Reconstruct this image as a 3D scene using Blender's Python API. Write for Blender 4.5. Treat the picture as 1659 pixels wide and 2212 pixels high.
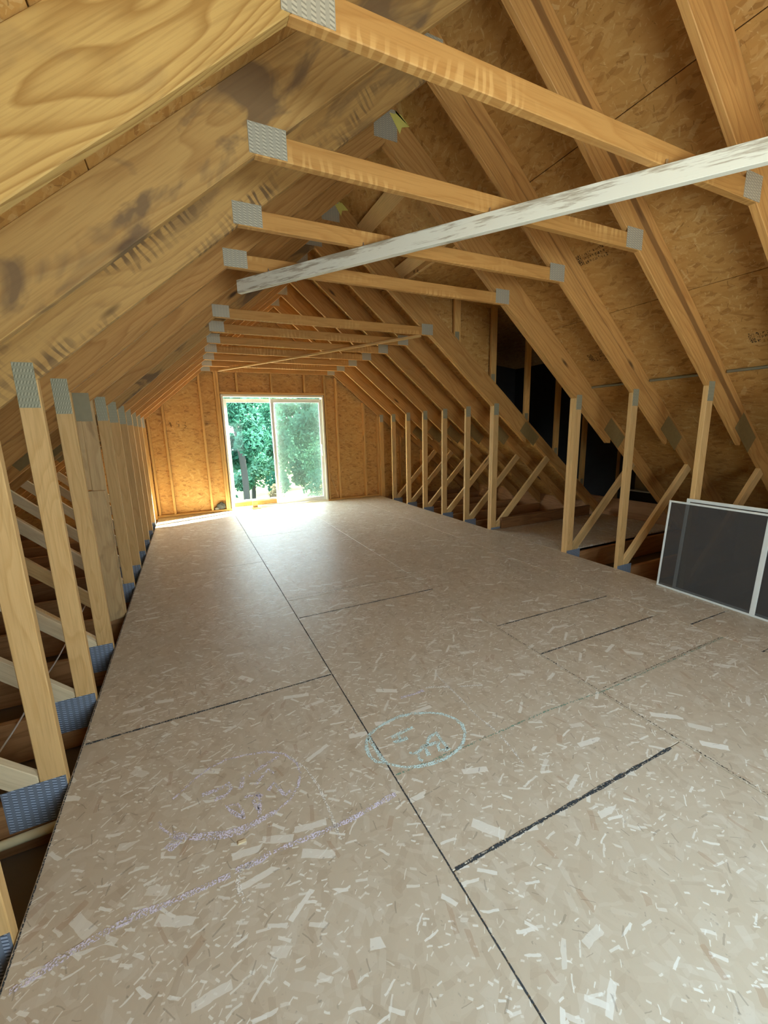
import bpy, bmesh, math, random
from mathutils import Vector, Matrix
random.seed(7)
SC = bpy.context.scene
COL = SC.collection
for o in list(bpy.data.objects): bpy.data.objects.remove(o)

# ------------------------------------------------------------------ camera
def camera():
    yaw, pitch, roll, F = 0.4401, -0.1983, -0.0268, 879.48
    cy, sy, cp, sp = math.cos(yaw), math.sin(yaw), math.cos(pitch), math.sin(pitch)
    f = Vector((sy*cp, cy*cp, sp)); r = Vector((cy, -sy, 0)); u = r.cross(f)
    r2 = math.cos(roll)*r + math.sin(roll)*u
    u2 = -math.sin(roll)*r + math.cos(roll)*u
    cd = bpy.data.cameras.new('camera'); cd.sensor_fit = 'VERTICAL'; cd.sensor_height = 36.0
    cd.lens = F/2212*36.0; cd.clip_start = 0.02; cd.clip_end = 500
    c = bpy.data.objects.new('camera', cd); COL.objects.link(c)
    m = Matrix((r2, u2, -f)).transposed().to_4x4(); m.translation = Vector((0.6056, 0, 1.4153))
    c.matrix_world = m
    SC.camera = c
camera()

# ------------------------------------------------------------------ light
W = bpy.data.worlds.new('sky'); SC.world = W; W.use_nodes = True
nt = W.node_tree; bg = nt.nodes['Background']
tc = nt.nodes.new('ShaderNodeTexCoord'); sep = nt.nodes.new('ShaderNodeSeparateXYZ')
rp = nt.nodes.new('ShaderNodeValToRGB')
nt.links.new(tc.outputs['Generated'], sep.inputs[0]); nt.links.new(sep.outputs['Z'], rp.inputs[0])
rp.color_ramp.elements[0].position = 0.0; rp.color_ramp.elements[0].color = (0.95, 0.97, 1.0, 1)
rp.color_ramp.elements[1].position = 0.8; rp.color_ramp.elements[1].color = (0.66, 0.81, 1.0, 1)
nt.links.new(rp.outputs[0], bg.inputs[0]); bg.inputs[1].default_value = 7.0
sun = bpy.data.lights.new('sun', 'SUN'); sun.energy = 75.0; sun.angle = math.radians(0.6); sun.color = (1.0, 0.93, 0.80)
so = bpy.data.objects.new('sun', sun); COL.objects.link(so)
so.rotation_euler = Vector((2.8, 1.0, 2.05)).to_track_quat('Z', 'Y').to_euler(); so.location = (12, 12, 9)
def portal(name, loc, sx, sy, facing):
    l = bpy.data.lights.new(name, 'AREA'); l.shape = 'RECTANGLE'; l.size = sx; l.size_y = sy
    l.cycles.is_portal = True
    o = bpy.data.objects.new(name, l); COL.objects.link(o); o.location = loc
    o.rotation_euler = Vector(facing).to_track_quat('-Z', 'Y').to_euler()
portal('window_portal', (1.70, -0.97, 1.30), 2.0, 1.2, (0, 1, 0))
portal('door_portal', (2.19, 8.28, 1.05), 1.85, 2.0, (0, -1, 0))
SC.view_settings.view_transform = 'Standard'; SC.view_settings.look = 'None'
SC.view_settings.gamma = 1.0; SC.view_settings.use_curve_mapping = False
SC.view_settings.exposure = 1.25
SC.cycles.max_bounces = 7; SC.cycles.diffuse_bounces = 5; SC.cycles.glossy_bounces = 3
SC.cycles.transparent_max_bounces = 12; SC.cycles.transmission_bounces = 4
SC.cycles.sample_clamp_indirect = 12.0; SC.cycles.caustics_reflective = False; SC.cycles.caustics_refractive = False
SC.cycles.use_denoising = True
SC.cycles.use_adaptive_sampling = True; SC.cycles.adaptive_threshold = 0.05; SC.cycles.adaptive_min_samples = 16

# ------------------------------------------------------------------ materials
class NT:
    def __init__(s, name):
        s.m = bpy.data.materials.new(name); s.m.use_nodes = True; s.t = s.m.node_tree
        s.b = s.t.nodes['Principled BSDF']; s.out = s.t.nodes['Material Output']
    def n(s, typ, **kw):
        x = s.t.nodes.new(typ)
        for k, v in kw.items(): setattr(x, k, v)
        return x
    def link(s, a, b): s.t.links.new(a, b)
    def val(s, sock, v):
        if hasattr(v, 'is_linked'): s.link(v, sock)
        else: sock.default_value = v
    def math(s, op, a, b=None, c=None):
        x = s.n('ShaderNodeMath', operation=op); s.val(x.inputs[0], a)
        if b is not None: s.val(x.inputs[1], b)
        if c is not None: s.val(x.inputs[2], c)
        return x.outputs[0]
    def mix(s, f, a, b, blend='MIX'):
        x = s.n('ShaderNodeMix', data_type='RGBA', blend_type=blend); s.val(x.inputs[0], f)
        s.val(x.inputs[6], a if hasattr(a, 'is_linked') else (*a, 1)); s.val(x.inputs[7], b if hasattr(b, 'is_linked') else (*b, 1))
        return x.outputs[2]
    def ramp(s, fac, stops, interp='LINEAR'):
        x = s.n('ShaderNodeValToRGB'); s.link(fac, x.inputs[0]); cr = x.color_ramp; cr.interpolation = interp
        while len(cr.elements) < len(stops): cr.elements.new(0.5)
        for e, (p, c) in zip(cr.elements, stops): e.position = p; e.color = (*c, 1) if len(c) == 3 else c
        return x.outputs[0]
    def step(s, v, lo, hi):
        x = s.n('ShaderNodeMapRange', clamp=True); s.link(v, x.inputs[0]); x.inputs[1].default_value = lo; x.inputs[2].default_value = hi
        return x.outputs[0]
    def coords(s, rnd=True):
        tc = s.n('ShaderNodeTexCoord').outputs['Object']
        if not rnd: return tc
        oi = s.n('ShaderNodeObjectInfo'); v = s.n('ShaderNodeVectorMath', operation='MULTIPLY_ADD')
        s.link(oi.outputs['Random'], v.inputs[0]); v.inputs[1].default_value = (37.1, 0.0, 0.0); s.link(tc, v.inputs[2])
        s.rnd = oi.outputs['Random']
        return v.outputs[0]
    def mapping(s, vec, scale=(1, 1, 1), rot=0.0, loc=(0, 0, 0)):
        x = s.n('ShaderNodeMapping'); s.link(vec, x.inputs[0]); x.inputs['Scale'].default_value = scale
        x.inputs['Rotation'].default_value = (0, 0, rot); x.inputs['Location'].default_value = loc
        return x.outputs[0]
    def noise(s, vec, scale, detail=3, rough=0.5, dist=0.0):
        x = s.n('ShaderNodeTexNoise'); s.link(vec, x.inputs['Vector']); x.inputs['Scale'].default_value = scale
        x.inputs['Detail'].default_value = detail; x.inputs['Roughness'].default_value = rough; x.inputs['Distortion'].default_value = dist
        return x.outputs['Fac'], x.outputs['Color']
    def bump(s, h, strength, dist=0.002):
        x = s.n('ShaderNodeBump'); s.link(h, x.inputs['Height']); x.inputs['Strength'].default_value = strength; x.inputs['Distance'].default_value = dist
        s.link(x.outputs[0], s.b.inputs['Normal'])

def wood(name, light, dark, rings=16.0, contrast=0.55, stain=0.0, marks=0.0, rough=0.62, knots=0.6, spread=0.3, mark_col=(0.14, 0.085, 0.045), band=None):
    """lumber: local X is the length of the board"""
    N = NT(name); P = N.coords()
    slow, slowc = N.noise(N.mapping(P, (0.55, 3.0, 3.0)), 1.6, 2)
    w = N.n('ShaderNodeVectorMath', operation='MULTIPLY_ADD'); N.link(slowc, w.inputs[0]); w.inputs[1].default_value = (0, 0.16, 0.16); N.link(P, w.inputs[2])
    off = N.n('ShaderNodeVectorMath', operation='ADD'); N.link(w.outputs[0], off.inputs[0]); off.inputs[1].default_value = (0, 0.05, -0.10)
    wv = N.n('ShaderNodeTexWave', wave_type='RINGS', rings_direction='X', wave_profile='SAW')
    N.link(N.mapping(off.outputs[0], (0.06, 1, 1)), wv.inputs[0]); wv.inputs['Scale'].default_value = rings; wv.inputs['Distortion'].default_value = 1.2
    wv.inputs['Detail'].default_value = 2; wv.inputs['Detail Scale'].default_value = 1.5
    g = N.ramp(wv.outputs['Fac'], [(0.0, (0, 0, 0)), (0.55, (0.25,)*3), (0.88, (1, 1, 1)), (1.0, (0.1,)*3)])
    fine, _ = N.noise(N.mapping(P, (3.0, 90, 90)), 2.0, 2)
    mid, _ = N.noise(N.mapping(P, (1.0, 8, 8)), 1.5, 2)
    col = N.mix(N.math('MULTIPLY', g, contrast), light, dark)
    col = N.mix(N.math('MULTIPLY', N.step(fine, 0.45, 0.8), 0.45), col, tuple(c*0.8 for c in dark))
    tint = N.math('MULTIPLY_ADD', N.math('ADD', N.math('MULTIPLY', mid, 0.5), N.math('MULTIPLY', N.rnd, 0.6)), spread*2, 1.0-spread*1.05)
    tm = N.n('ShaderNodeVectorMath', operation='SCALE'); N.link(col, tm.inputs[0]); N.link(tint, tm.inputs['Scale']); col = tm.outputs[0]
    if knots:
        v = N.n('ShaderNodeTexVoronoi', feature='F1'); N.link(N.mapping(P, (2.3, 9.0, 9.0)), v.inputs['Vector']); v.inputs['Scale'].default_value = 1.0
        sc = N.n('ShaderNodeSeparateColor'); N.link(v.outputs['Color'], sc.inputs[0])
        k = N.math('MULTIPLY', N.math('GREATER_THAN', sc.outputs[0], 1-0.35*knots), N.math('SUBTRACT', 1.0, N.step(v.outputs['Distance'], 0.07, 0.2)))
        col = N.mix(N.math('MULTIPLY', k, 0.85), col, (0.055, 0.026, 0.012))
    if stain:
        st, _ = N.noise(N.mapping(P, (2.2, 5.5, 5.5)), 1.0, 4, 0.55, 0.8)
        a = N.math('MULTIPLY', N.step(st, 0.53, 0.62), stain)
        col = N.mix(a, col, (0.17, 0.105, 0.055), 'MIX')
    if marks:      # rippled planer burnish across the board
        mk = N.n('ShaderNodeTexWave', wave_type='BANDS', bands_direction='X', wave_profile='SIN')
        N.link(N.mapping(P, (1, 0.3, 0.3)), mk.inputs[0]); mk.inputs['Scale'].default_value = 7.0; mk.inputs['Distortion'].default_value = 8.0
        mk.inputs['Detail Scale'].default_value = 2.0
        ms, _ = N.noise(N.mapping(P, (1.3, 6, 6)), 1.1, 2)
        a = N.math('MULTIPLY', N.math('MULTIPLY', N.step(mk.outputs['Fac'], 0.45, 0.75), N.step(ms, 0.5, 0.62)), marks)
        col = N.mix(a, col, mark_col)
    if band:
        z = N.n('ShaderNodeSeparateXYZ'); N.link(P, z.inputs[0]); wob, _ = N.noise(N.mapping(P, (3, 20, 20)), 1.0, 3)
        zz = N.math('ADD', z.outputs[2], N.math('MULTIPLY', N.math('SUBTRACT', wob, 0.5), 0.02))
        inb = N.math('MULTIPLY', N.step(zz, band[0]-0.004, band[0]+0.004), N.math('SUBTRACT', 1.0, N.step(zz, band[1]-0.004, band[1]+0.004)))
        col = N.mix(N.math('MULTIPLY', inb, band[2]), col, (0.20, 0.095, 0.032))
    N.link(col, N.b.inputs['Base Color']); N.b.inputs['Roughness'].default_value = rough
    N.b.inputs['Specular IOR Level'].default_value = 0.3
    N.bump(N.math('ADD', N.math('MULTIPLY', g, 0.5), fine), 0.25, 0.0012)
    return N.m

def osb(name, base, alt, lite, deep, chips=0.5, rough=0.55, spec=0.35, size=1.0, bump=0.5, lite_amt=0.75, bias=0.0, turn=1.0, strand=0.7, abias=0.0, aturn=1.0, red=None):
    """oriented strand board: local XY is the face of the sheet; every strand is a small rectangle at its own angle"""
    N = NT(name); P0 = N.coords()
    s_ = N.n('ShaderNodeSeparateXYZ'); N.link(P0, s_.inputs[0]); c_ = N.n('ShaderNodeCombineXYZ'); N.link(s_.outputs[0], c_.inputs[0]); N.link(s_.outputs[1], c_.inputs[1])
    P = c_.outputs[0]
    warp, wc = N.noise(P, 26.0, 2); big, _ = N.noise(P, 1.7, 3)
    w = N.n('ShaderNodeVectorMath', operation='MULTIPLY_ADD'); N.link(wc, w.inputs[0]); w.inputs[1].default_value = (0.012, 0.012, 0); N.link(P, w.inputs[2]); Q = w.outputs[0]
    def layer(cell, ln, wd, loc, spread, bias=bias):
        q = N.mapping(Q, (1, 1, 1), 0.0, loc)
        v = N.n('ShaderNodeTexVoronoi', voronoi_dimensions='2D', feature='F1'); v.inputs['Scale'].default_value = 1.0/(cell*size)
        N.link(q, v.inputs['Vector']); c = N.n('ShaderNodeSeparateColor'); N.link(v.outputs['Color'], c.inputs[0])
        d = N.n('ShaderNodeVectorMath', operation='SUBTRACT'); N.link(q, d.inputs[0]); N.link(v.outputs['Position'], d.inputs[1])
        r = N.n('ShaderNodeVectorRotate', rotation_type='Z_AXIS'); N.link(d.outputs[0], r.inputs['Vector'])
        N.link(N.math('MULTIPLY_ADD', N.math('SUBTRACT', c.outputs[2], 0.5), 3.14*spread, bias), r.inputs['Angle'])
        x = N.n('ShaderNodeSeparateXYZ'); N.link(r.outputs[0], x.inputs[0])
        hl = N.math('MULTIPLY', N.math('MULTIPLY_ADD', c.outputs[1], 0.6, 0.4), ln*size*0.5); hw = N.math('MULTIPLY', N.math('MULTIPLY_ADD', c.outputs[2], 0.7, 0.3), wd*size*0.5)
        m = N.math('MULTIPLY', N.math('LESS_THAN', N.math('ABSOLUTE', x.outputs[0]), hl), N.math('LESS_THAN', N.math('ABSOLUTE', x.outputs[1]), hw))
        return c.outputs[0], c.outputs[1], m
    col = N.mix(big, base, alt); h = None
    for k, (cell, ln, wd) in enumerate([(0.075, 0.15, 0.05), (0.06, 0.13, 0.034), (0.085, 0.17, 0.045), (0.055, 0.12, 0.028)]):
        r, g, m = layer(cell, ln, wd, (k*3.3+0.1, k*7.7, 0), turn)
        tone = N.ramp(r, [(0.0, deep), (0.22, base), (0.7, alt), (1.0, tuple(0.65*a+0.35*b for a, b in zip(alt, lite)))])
        col = N.mix(N.math('MULTIPLY', m, strand), col, tone)
    for k, (cell, ln, wd, pr) in enumerate([(0.11, 0.15, 0.036, 0.26), (0.045, 0.06, 0.010, 0.30), (0.06, 0.08, 0.014, 0.24), (0.020, 0.020, 0.006, 0.42)]):
        r, g, m = layer(cell, ln, wd, (k*5.1+2, k*1.7+4, 0), aturn, abias)
        m = N.math('MULTIPLY', m, N.math('GREATER_THAN', r, N.math('MULTIPLY_ADD', N.step(big, 0.35, 0.65), -1.25*pr*chips, 1-0.35*pr*chips)))
        col = N.mix(N.math('MULTIPLY', m, N.math('MULTIPLY_ADD', g, 0.5*lite_amt, 0.5*lite_amt)), col, lite)
    if red:
        r, g, m = layer(0.085, 0.10, 0.024, (6.1, 1.3, 0), 0.5, 0.2)
        col = N.mix(N.math('MULTIPLY', N.math('MULTIPLY', m, N.math('GREATER_THAN', r, 0.90)), 0.4), col, red)
    r, g, m = layer(0.045, 0.05, 0.006, (9.1, 3.3, 0), 1.0)
    col = N.mix(N.math('MULTIPLY', N.math('MULTIPLY', m, N.math('GREATER_THAN', r, 0.84)), 0.4), col, tuple(c*0.45 for c in deep))
    sp, _ = N.noise(P, 70, 2); dk, _ = N.noise(N.mapping(P, (1, 2.2, 1), 0.4), 11, 2)
    a = N.math('MULTIPLY', N.step(sp, 0.62, 0.72), N.step(dk, 0.5, 0.66))
    col = N.mix(N.math('MULTIPLY', a, 0.45), col, tuple(c*0.3 for c in deep))
    N.link(col, N.b.inputs['Base Color']); N.b.inputs['Roughness'].default_value = rough
    N.b.inputs['Specular IOR Level'].default_value = spec
    bn, _ = N.noise(P, 34, 1)
    N.bump(bn, bump, 0.0025)
    return N.m

def plain(name, c, rough=0.6, metal=0.0, var=0.15, scale=8.0, spec=0.4):
    N = NT(name); P = N.coords(); f, _ = N.noise(P, scale, 4)
    N.link(N.mix(f, tuple(x*(1-var) for x in c), tuple(min(1, x*(1+var)) for x in c)), N.b.inputs['Base Color'])
    N.b.inputs['Roughness'].default_value = rough; N.b.inputs['Metallic'].default_value = metal; N.b.inputs['Specular IOR Level'].default_value = spec
    return N.m

def toothed(name, c, hole, rough=0.42, metal=0.75, dark=0.5, tooth=1.45):
    """galvanised truss plate: rows of punched teeth; local X across the slots, local Z along them (1/100 m)"""
    N = NT(name); P = N.coords(False); s = N.n('ShaderNodeSeparateXYZ'); N.link(P, s.inputs[0])
    def tri(v, per): 
        return N.math('ABSOLUTE', N.math('SUBTRACT', N.math('FRACT', N.math('DIVIDE', v, per)), 0.5))
    colm = N.math('LESS_THAN', tri(s.outputs[0], 0.0265), 0.27)
    row = N.math('LESS_THAN', tri(N.math('ADD', s.outputs[2], N.math('MULTIPLY', s.outputs[0], 0.35)), 0.0125), 0.30)
    t = N.math('MULTIPLY', colm, row); f, _ = N.noise(P, 40, 3)
    col = N.mix(N.math('MULTIPLY', colm, dark), c, hole)
    col = N.mix(N.math('MULTIPLY', t, 0.85), col, tuple(min(1, x*tooth) for x in c))
    col = N.mix(N.math('MULTIPLY', f, 0.3), col, tuple(x*0.7 for x in c))
    N.link(col, N.b.inputs['Base Color']); N.b.inputs['Metallic'].default_value = metal; N.b.inputs['Roughness'].default_value = rough
    N.bump(N.math('ADD', N.math('MULTIPLY', t, 1.0), N.math('MULTIPLY', colm, -0.6)), 0.9, 0.003)
    return N.m

def sheer(name, c, alpha, gloss=0.0, rough=0.3):
    N = NT(name); d = N.n('ShaderNodeBsdfDiffuse'); d.inputs[0].default_value = (*c, 1)
    t = N.n('ShaderNodeBsdfTransparent'); mx = N.n('ShaderNodeMixShader'); mx.inputs[0].default_value = alpha
    N.link(t.outputs[0], mx.inputs[1]); last = d.outputs[0]
    if gloss:
        g = N.n('ShaderNodeBsdfGlossy'); g.inputs['Roughness'].default_value = rough; m2 = N.n('ShaderNodeMixShader'); m2.inputs[0].default_value = gloss
        N.link(last, m2.inputs[1]); N.link(g.outputs[0], m2.inputs[2]); last = m2.outputs[0]
    N.link(last, mx.inputs[2]); N.link(mx.outputs[0], N.out.inputs[0])
    return N.m

def glass(name, tint=(0.93, 0.98, 0.96)):
    N = NT(name); t = N.n('ShaderNodeBsdfTransparent'); t.inputs[0].default_value = (*tint, 1)
    g = N.n('ShaderNodeBsdfGlossy'); g.inputs['Roughness'].default_value = 0.02; lw = N.n('ShaderNodeLayerWeight'); lw.inputs[0].default_value = 0.5
    fr = N.math('MULTIPLY_ADD', N.math('POWER', lw.outputs['Facing'], 5.0), 0.5, 0.006)
    mx = N.n('ShaderNodeMixShader'); N.link(fr, mx.inputs[0]); N.link(t.outputs[0], mx.inputs[1]); N.link(g.outputs[0], mx.inputs[2])
    N.link(mx.outputs[0], N.out.inputs[0])
    return N.m

def chalk(name, c, cover=0.5, grain=160):
    """powdery line: bare board shows through between the grains"""
    N = NT(name); P = N.coords(False); f, _ = N.noise(P, grain, 2); f2, _ = N.noise(P, 24, 2)
    a = N.step(N.math('ADD', N.math('MULTIPLY', f, 0.7), N.math('MULTIPLY', f2, 0.3)), 0.62-0.3*cover, 0.70-0.3*cover)
    N.b.inputs['Base Color'].default_value = (*c, 1); N.b.inputs['Roughness'].default_value = 0.9
    t = N.n('ShaderNodeBsdfTransparent'); mx = N.n('ShaderNodeMixShader'); N.link(a, mx.inputs[0])
    N.link(t.outputs[0], mx.inputs[1]); N.link(N.b.outputs[0], mx.inputs[2]); N.link(mx.outputs[0], N.out.inputs[0])
    return N.m

def leafmat(name, a, b):
    N = NT(name); oi = N.coords(False); f, _ = N.noise(oi, 1.3, 3)
    c = N.mix(N.step(f, 0.35, 0.65), a, b)
    d = N.n('ShaderNodeBsdfDiffuse'); t = N.n('ShaderNodeBsdfTranslucent'); N.link(c, d.inputs[0]); N.link(c, t.inputs[0])
    mx = N.n('ShaderNodeMixShader'); mx.inputs[0].default_value = 0.45; N.link(d.outputs[0], mx.inputs[1]); N.link(t.outputs[0], mx.inputs[2])
    N.link(mx.outputs[0], N.out.inputs[0])
    return N.m

M = {}
M['rafter'] = wood('rafter_pine', (0.550, 0.300, 0.095), (0.361, 0.158, 0.040), 14, 0.6, knots=0.5)
M['rafter_band'] = wood('rafter_dark_band', (0.550, 0.300, 0.095), (0.361, 0.158, 0.040), 14, 0.6, knots=0.4, band=(0.005, 0.055, 0.8))
M['rafter_crack'] = wood('rafter_cracked', (0.550, 0.300, 0.095), (0.361, 0.158, 0.040), 14, 0.6, knots=0.4, band=(0.018, 0.026, 0.7))
M['rafter_bold'] = wood('rafter_bold_grain', (0.528, 0.341, 0.114), (0.304, 0.155, 0.037), 19, 0.8, stain=0.2, knots=0.3, spread=0.12)
M['rafter_smudged'] = wood('rafter_smudged', (0.533, 0.325, 0.111), (0.361, 0.184, 0.055), 14, 0.6, stain=0.85, knots=0.9, spread=0.15)
M['rafter_burnish'] = wood('rafter_burnished', (0.533, 0.325, 0.111), (0.361, 0.192, 0.059), 15, 0.5, stain=0.45, marks=0.8, spread=0.15)
M['collar'] = wood('collar_pine', (0.55, 0.29, 0.085), (0.42, 0.19, 0.045), 15, 0.5, stain=0.0, knots=0.5, spread=0.12, marks=0.5, mark_col=(0.76, 0.46, 0.165))
M['stud'] = wood('stud_spruce', (0.69, 0.455, 0.20), (0.53, 0.305, 0.10), 22, 0.45, knots=0.7, spread=0.16)
M['web_lit_pale'] = wood('web_lit_pale', (0.78, 0.66, 0.44), (0.62, 0.49, 0.29), 20, 0.4, knots=0.5)  # left webs: their cool bright light put into a paler web colour
M['rod_wood'] = plain('pale_rod_wood', (0.78, 0.71, 0.44), 0.6)
M['web'] = wood('web_spruce', (0.70, 0.47, 0.21), (0.50, 0.31, 0.12), 20, 0.45, knots=0.5)
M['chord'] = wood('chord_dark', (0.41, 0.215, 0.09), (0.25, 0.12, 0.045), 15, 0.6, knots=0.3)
M['frame'] = wood('wall_framing', (0.70, 0.42, 0.145), (0.52, 0.27, 0.075), 20, 0.45, knots=0.5)
M['scab'] = wood('grey_scab', (0.52, 0.36, 0.18), (0.36, 0.23, 0.10), 16, 0.5, stain=0.35, knots=0.8)
M['rim'] = wood('rim_shaded', (0.20, 0.095, 0.035), (0.12, 0.05, 0.018), 15, 0.6, knots=0.3)  # darker copy of the chord wood, the rim's dim light put into the colour
M['purlin'] = wood('purlin_spruce', (0.64, 0.43, 0.19), (0.50, 0.31, 0.12), 20, 0.45)
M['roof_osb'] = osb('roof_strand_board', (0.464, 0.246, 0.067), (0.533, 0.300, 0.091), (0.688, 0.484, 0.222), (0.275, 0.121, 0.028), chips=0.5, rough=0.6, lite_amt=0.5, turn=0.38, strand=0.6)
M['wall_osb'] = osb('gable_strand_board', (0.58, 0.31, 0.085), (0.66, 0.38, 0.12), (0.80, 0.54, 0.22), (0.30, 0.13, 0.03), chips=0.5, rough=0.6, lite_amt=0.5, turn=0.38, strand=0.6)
M['floor_osb'] = osb('floor_strand_board', (0.57, 0.49, 0.37), (0.62, 0.545, 0.425), (0.88, 0.87, 0.80), (0.45, 0.36, 0.255), chips=0.72, rough=0.42, spec=0.5, bump=0.3, lite_amt=0.9, strand=0.45, abias=-1.571, aturn=0.62, red=(0.42, 0.27, 0.165))
M['plate'] = toothed('galvanised_plate', (0.50, 0.48, 0.38), (0.20, 0.19, 0.14), metal=0.25)
M['plate_low'] = toothed('galvanised_plate_low', (0.22, 0.265, 0.34), (0.03, 0.055, 0.11), metal=0.15, dark=0.7, tooth=2.3)  # bluish copy of the plate metal, sky light put into the colour
M['plate_knee'] = toothed('galvanised_knee_plate', (0.40, 0.40, 0.29), (0.13, 0.14, 0.09), metal=0.2)
M['plate_flat'] = plain('flat_zinc_plate', (0.30, 0.27, 0.17), 0.5, 0.2, 0.12, 20)
M['plate_dull'] = plain('dull_splice_plate', (0.27, 0.19, 0.075), 0.6, 0.1, 0.2, 30)
M['rod'] = plain('zinc_strip', (0.33, 0.36, 0.30), 0.4, 0.7, 0.15, 10)
M['gap'] = plain('joint_shadow', (0.03, 0.035, 0.03), 0.9)
M['vinyl'] = plain('cream_vinyl', (0.80, 0.74, 0.58), 0.35, 0, 0.04)
M['white'] = plain('white_vinyl', (0.86, 0.86, 0.82), 0.3, 0, 0.03)
M['alu'] = plain('pale_aluminium', (0.78, 0.84, 0.84), 0.35, 0.05, 0.06)
M['glass'] = glass('clear_glass')
M['door_screen'] = sheer('door_insect_screen', (0.30, 0.36, 0.33), 0.27)
M['mesh'] = sheer('charcoal_insect_screen', (0.085, 0.088, 0.092), 0.46, 0.08, 0.35)
M['drywall'] = plain('ceiling_drywall_back', (0.20, 0.165, 0.12), 0.9)
M['roofing'] = plain('felt_and_alcove_dark', (0.05, 0.05, 0.05), 0.9)  # real felt outside; the alcove lining uses it as painted darkness
M['paper'] = plain('yellow_tag_paper', (0.72, 0.66, 0.16), 0.8)
M['rag'] = plain('dark_grey_cloth', (0.07, 0.075, 0.07), 0.9, 0, 0.5, 25)
M['rag_pale'] = plain('grey_cloth_pale', (0.26, 0.25, 0.22), 0.9, 0, 0.4, 25)
M['cable'] = plain('white_cable_jacket', (0.72, 0.70, 0.68), 0.4)
M['foam'] = plain('grey_panel', (0.34, 0.35, 0.30), 0.8)
M['nail'] = plain('bright_nail', (0.6, 0.6, 0.58), 0.3, 0.9)
M['ink'] = chalk('stamp_ink', (0.035, 0.022, 0.012), 0.45, 120)
M['ink_soft'] = chalk('stamp_ink_soft', (0.07, 0.045, 0.02), 0.22, 90)
M['tar'] = chalk('dark_line_paint', (0.045, 0.055, 0.065), 0.66, 150)
M['tar_thin'] = chalk('thin_dark_line', (0.04, 0.04, 0.035), 0.45, 110)
M['green'] = chalk('green_line', (0.20, 0.40, 0.32), 0.42, 130)
M['c_blue'] = chalk('pale_blue_chalk', (0.72, 0.93, 0.95), 0.62)
M['c_purple'] = chalk('lilac_chalk', (0.84, 0.80, 0.97), 0.52)
M['c_white'] = chalk('white_chalk', (0.92, 0.90, 0.85), 0.55)
M['grass'] = plain('dry_grass', (0.11, 0.115, 0.03), 0.95, 0, 0.2, 0.4)
M['leaf_a'] = leafmat('cool_leaves', (0.018, 0.068, 0.043), (0.040, 0.125, 0.088))
M['leaf_b'] = leafmat('pale_leaves', (0.036, 0.108, 0.066), (0.072, 0.165, 0.115))
M['leaf_c'] = leafmat('blossom_leaves', (0.07, 0.08, 0.035), (0.14, 0.115, 0.075))
M['bark'] = plain('bark', (0.016, 0.018, 0.016), 0.9, 0, 0.3, 12)
# painted brace: white paint, worn to grey wood
def worn():
    N = NT('worn_white_paint'); P = N.coords(False); f, _ = N.noise(N.mapping(P, (5.0, 55, 55)), 1.6, 4, 0.65, 0.3); g, _ = N.noise(N.mapping(P, (1.5, 9, 9)), 2.0, 2)
    x = N.n('ShaderNodeSeparateXYZ'); N.link(P, x.inputs[0])
    edge = N.math('MULTIPLY', N.step(x.outputs[2], 0.0, 0.044), 0.11)
    edge = N.math('ADD', edge, N.math('SUBTRACT', 0.03, N.math('MULTIPLY', N.step(x.outputs[0], -1.6, 0.6), 0.05)))
    a = N.step(N.math('ADD', edge, N.math('ADD', N.math('MULTIPLY', f, 0.6), N.math('MULTIPLY', g, 0.4))), 0.54, 0.64)
    c = N.mix(N.math('MULTIPLY', a, 0.75), (0.84, 0.84, 0.72), (0.34, 0.27, 0.17))
    N.link(c, N.b.inputs['Base Color']); N.b.inputs['Roughness'].default_value = 0.7; N.bump(f, 0.3, 0.002)
    return N.m
M['worn'] = worn()

# ------------------------------------------------------------------ builders
def tag(o, label=None, cat=None, group=None, kind=None):
    if label: o['label'] = label
    if cat: o['category'] = cat
    if group: o['group'] = group
    if kind: o['kind'] = kind
    return o
def empty(name, loc=(0, 0, 0)):
    o = bpy.data.objects.new(name, None); o.empty_display_size = 0.1; o.location = loc; COL.objects.link(o); return o
def link(name, me, parent=None, mat=None, matrix=None):
    o = bpy.data.objects.new(name, me); COL.objects.link(o)
    if mat is not None and not me.materials: me.materials.append(mat)
    if matrix is not None: o.matrix_world = matrix
    if parent is not None:
        o.parent = parent
        off = Vector((0, 0, 0)); p = parent
        while p: off += p.location; p = p.parent
        o.location = o.location - off
    return o
CACHE = {}
def bevel(bm, w):
    if w: bmesh.ops.bevel(bm, geom=bm.edges[:], offset=w, segments=1, affect='EDGES', profile=0.5, clamp_overlap=True)
def prism(name, poly, y0, y1, mat, parent, ang=0.0, bev=0.003):
    """board cut to a polygon in the XZ plane, extruded along Y; local X runs along the board (angle ang)"""
    cx = sum(p[0] for p in poly)/len(poly); cz = sum(p[1] for p in poly)/len(poly); cy = (y0+y1)/2
    ca, sa = math.cos(ang), math.sin(ang)
    loc = [((x-cx)*ca+(z-cz)*sa, -(x-cx)*sa+(z-cz)*ca) for x, z in poly]
    key = (name, tuple((round(a, 3), round(b, 3)) for a, b in loc), round(y1-y0, 4), mat.name)
    me = CACHE.get(key)
    if me is None:
        h = (y1-y0)/2; bm = bmesh.new()
        a = [bm.verts.new((x, -h, z)) for x, z in loc]; b = [bm.verts.new((x, h, z)) for x, z in loc]; n = len(a)
        bm.faces.new(a); bm.faces.new(b[::-1])
        for i in range(n): bm.faces.new((a[i], b[i], b[(i+1) % n], a[(i+1) % n]))
        bmesh.ops.recalc_face_normals(bm, faces=bm.faces[:]); bevel(bm, bev)
        me = bpy.data.meshes.new(name); bm.to_mesh(me); bm.free(); CACHE[key] = me
    m = Matrix.Translation((cx, cy, cz)) @ Matrix.Rotation(-ang, 4, 'Y')
    return link(name, me, parent, mat, m)
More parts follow.
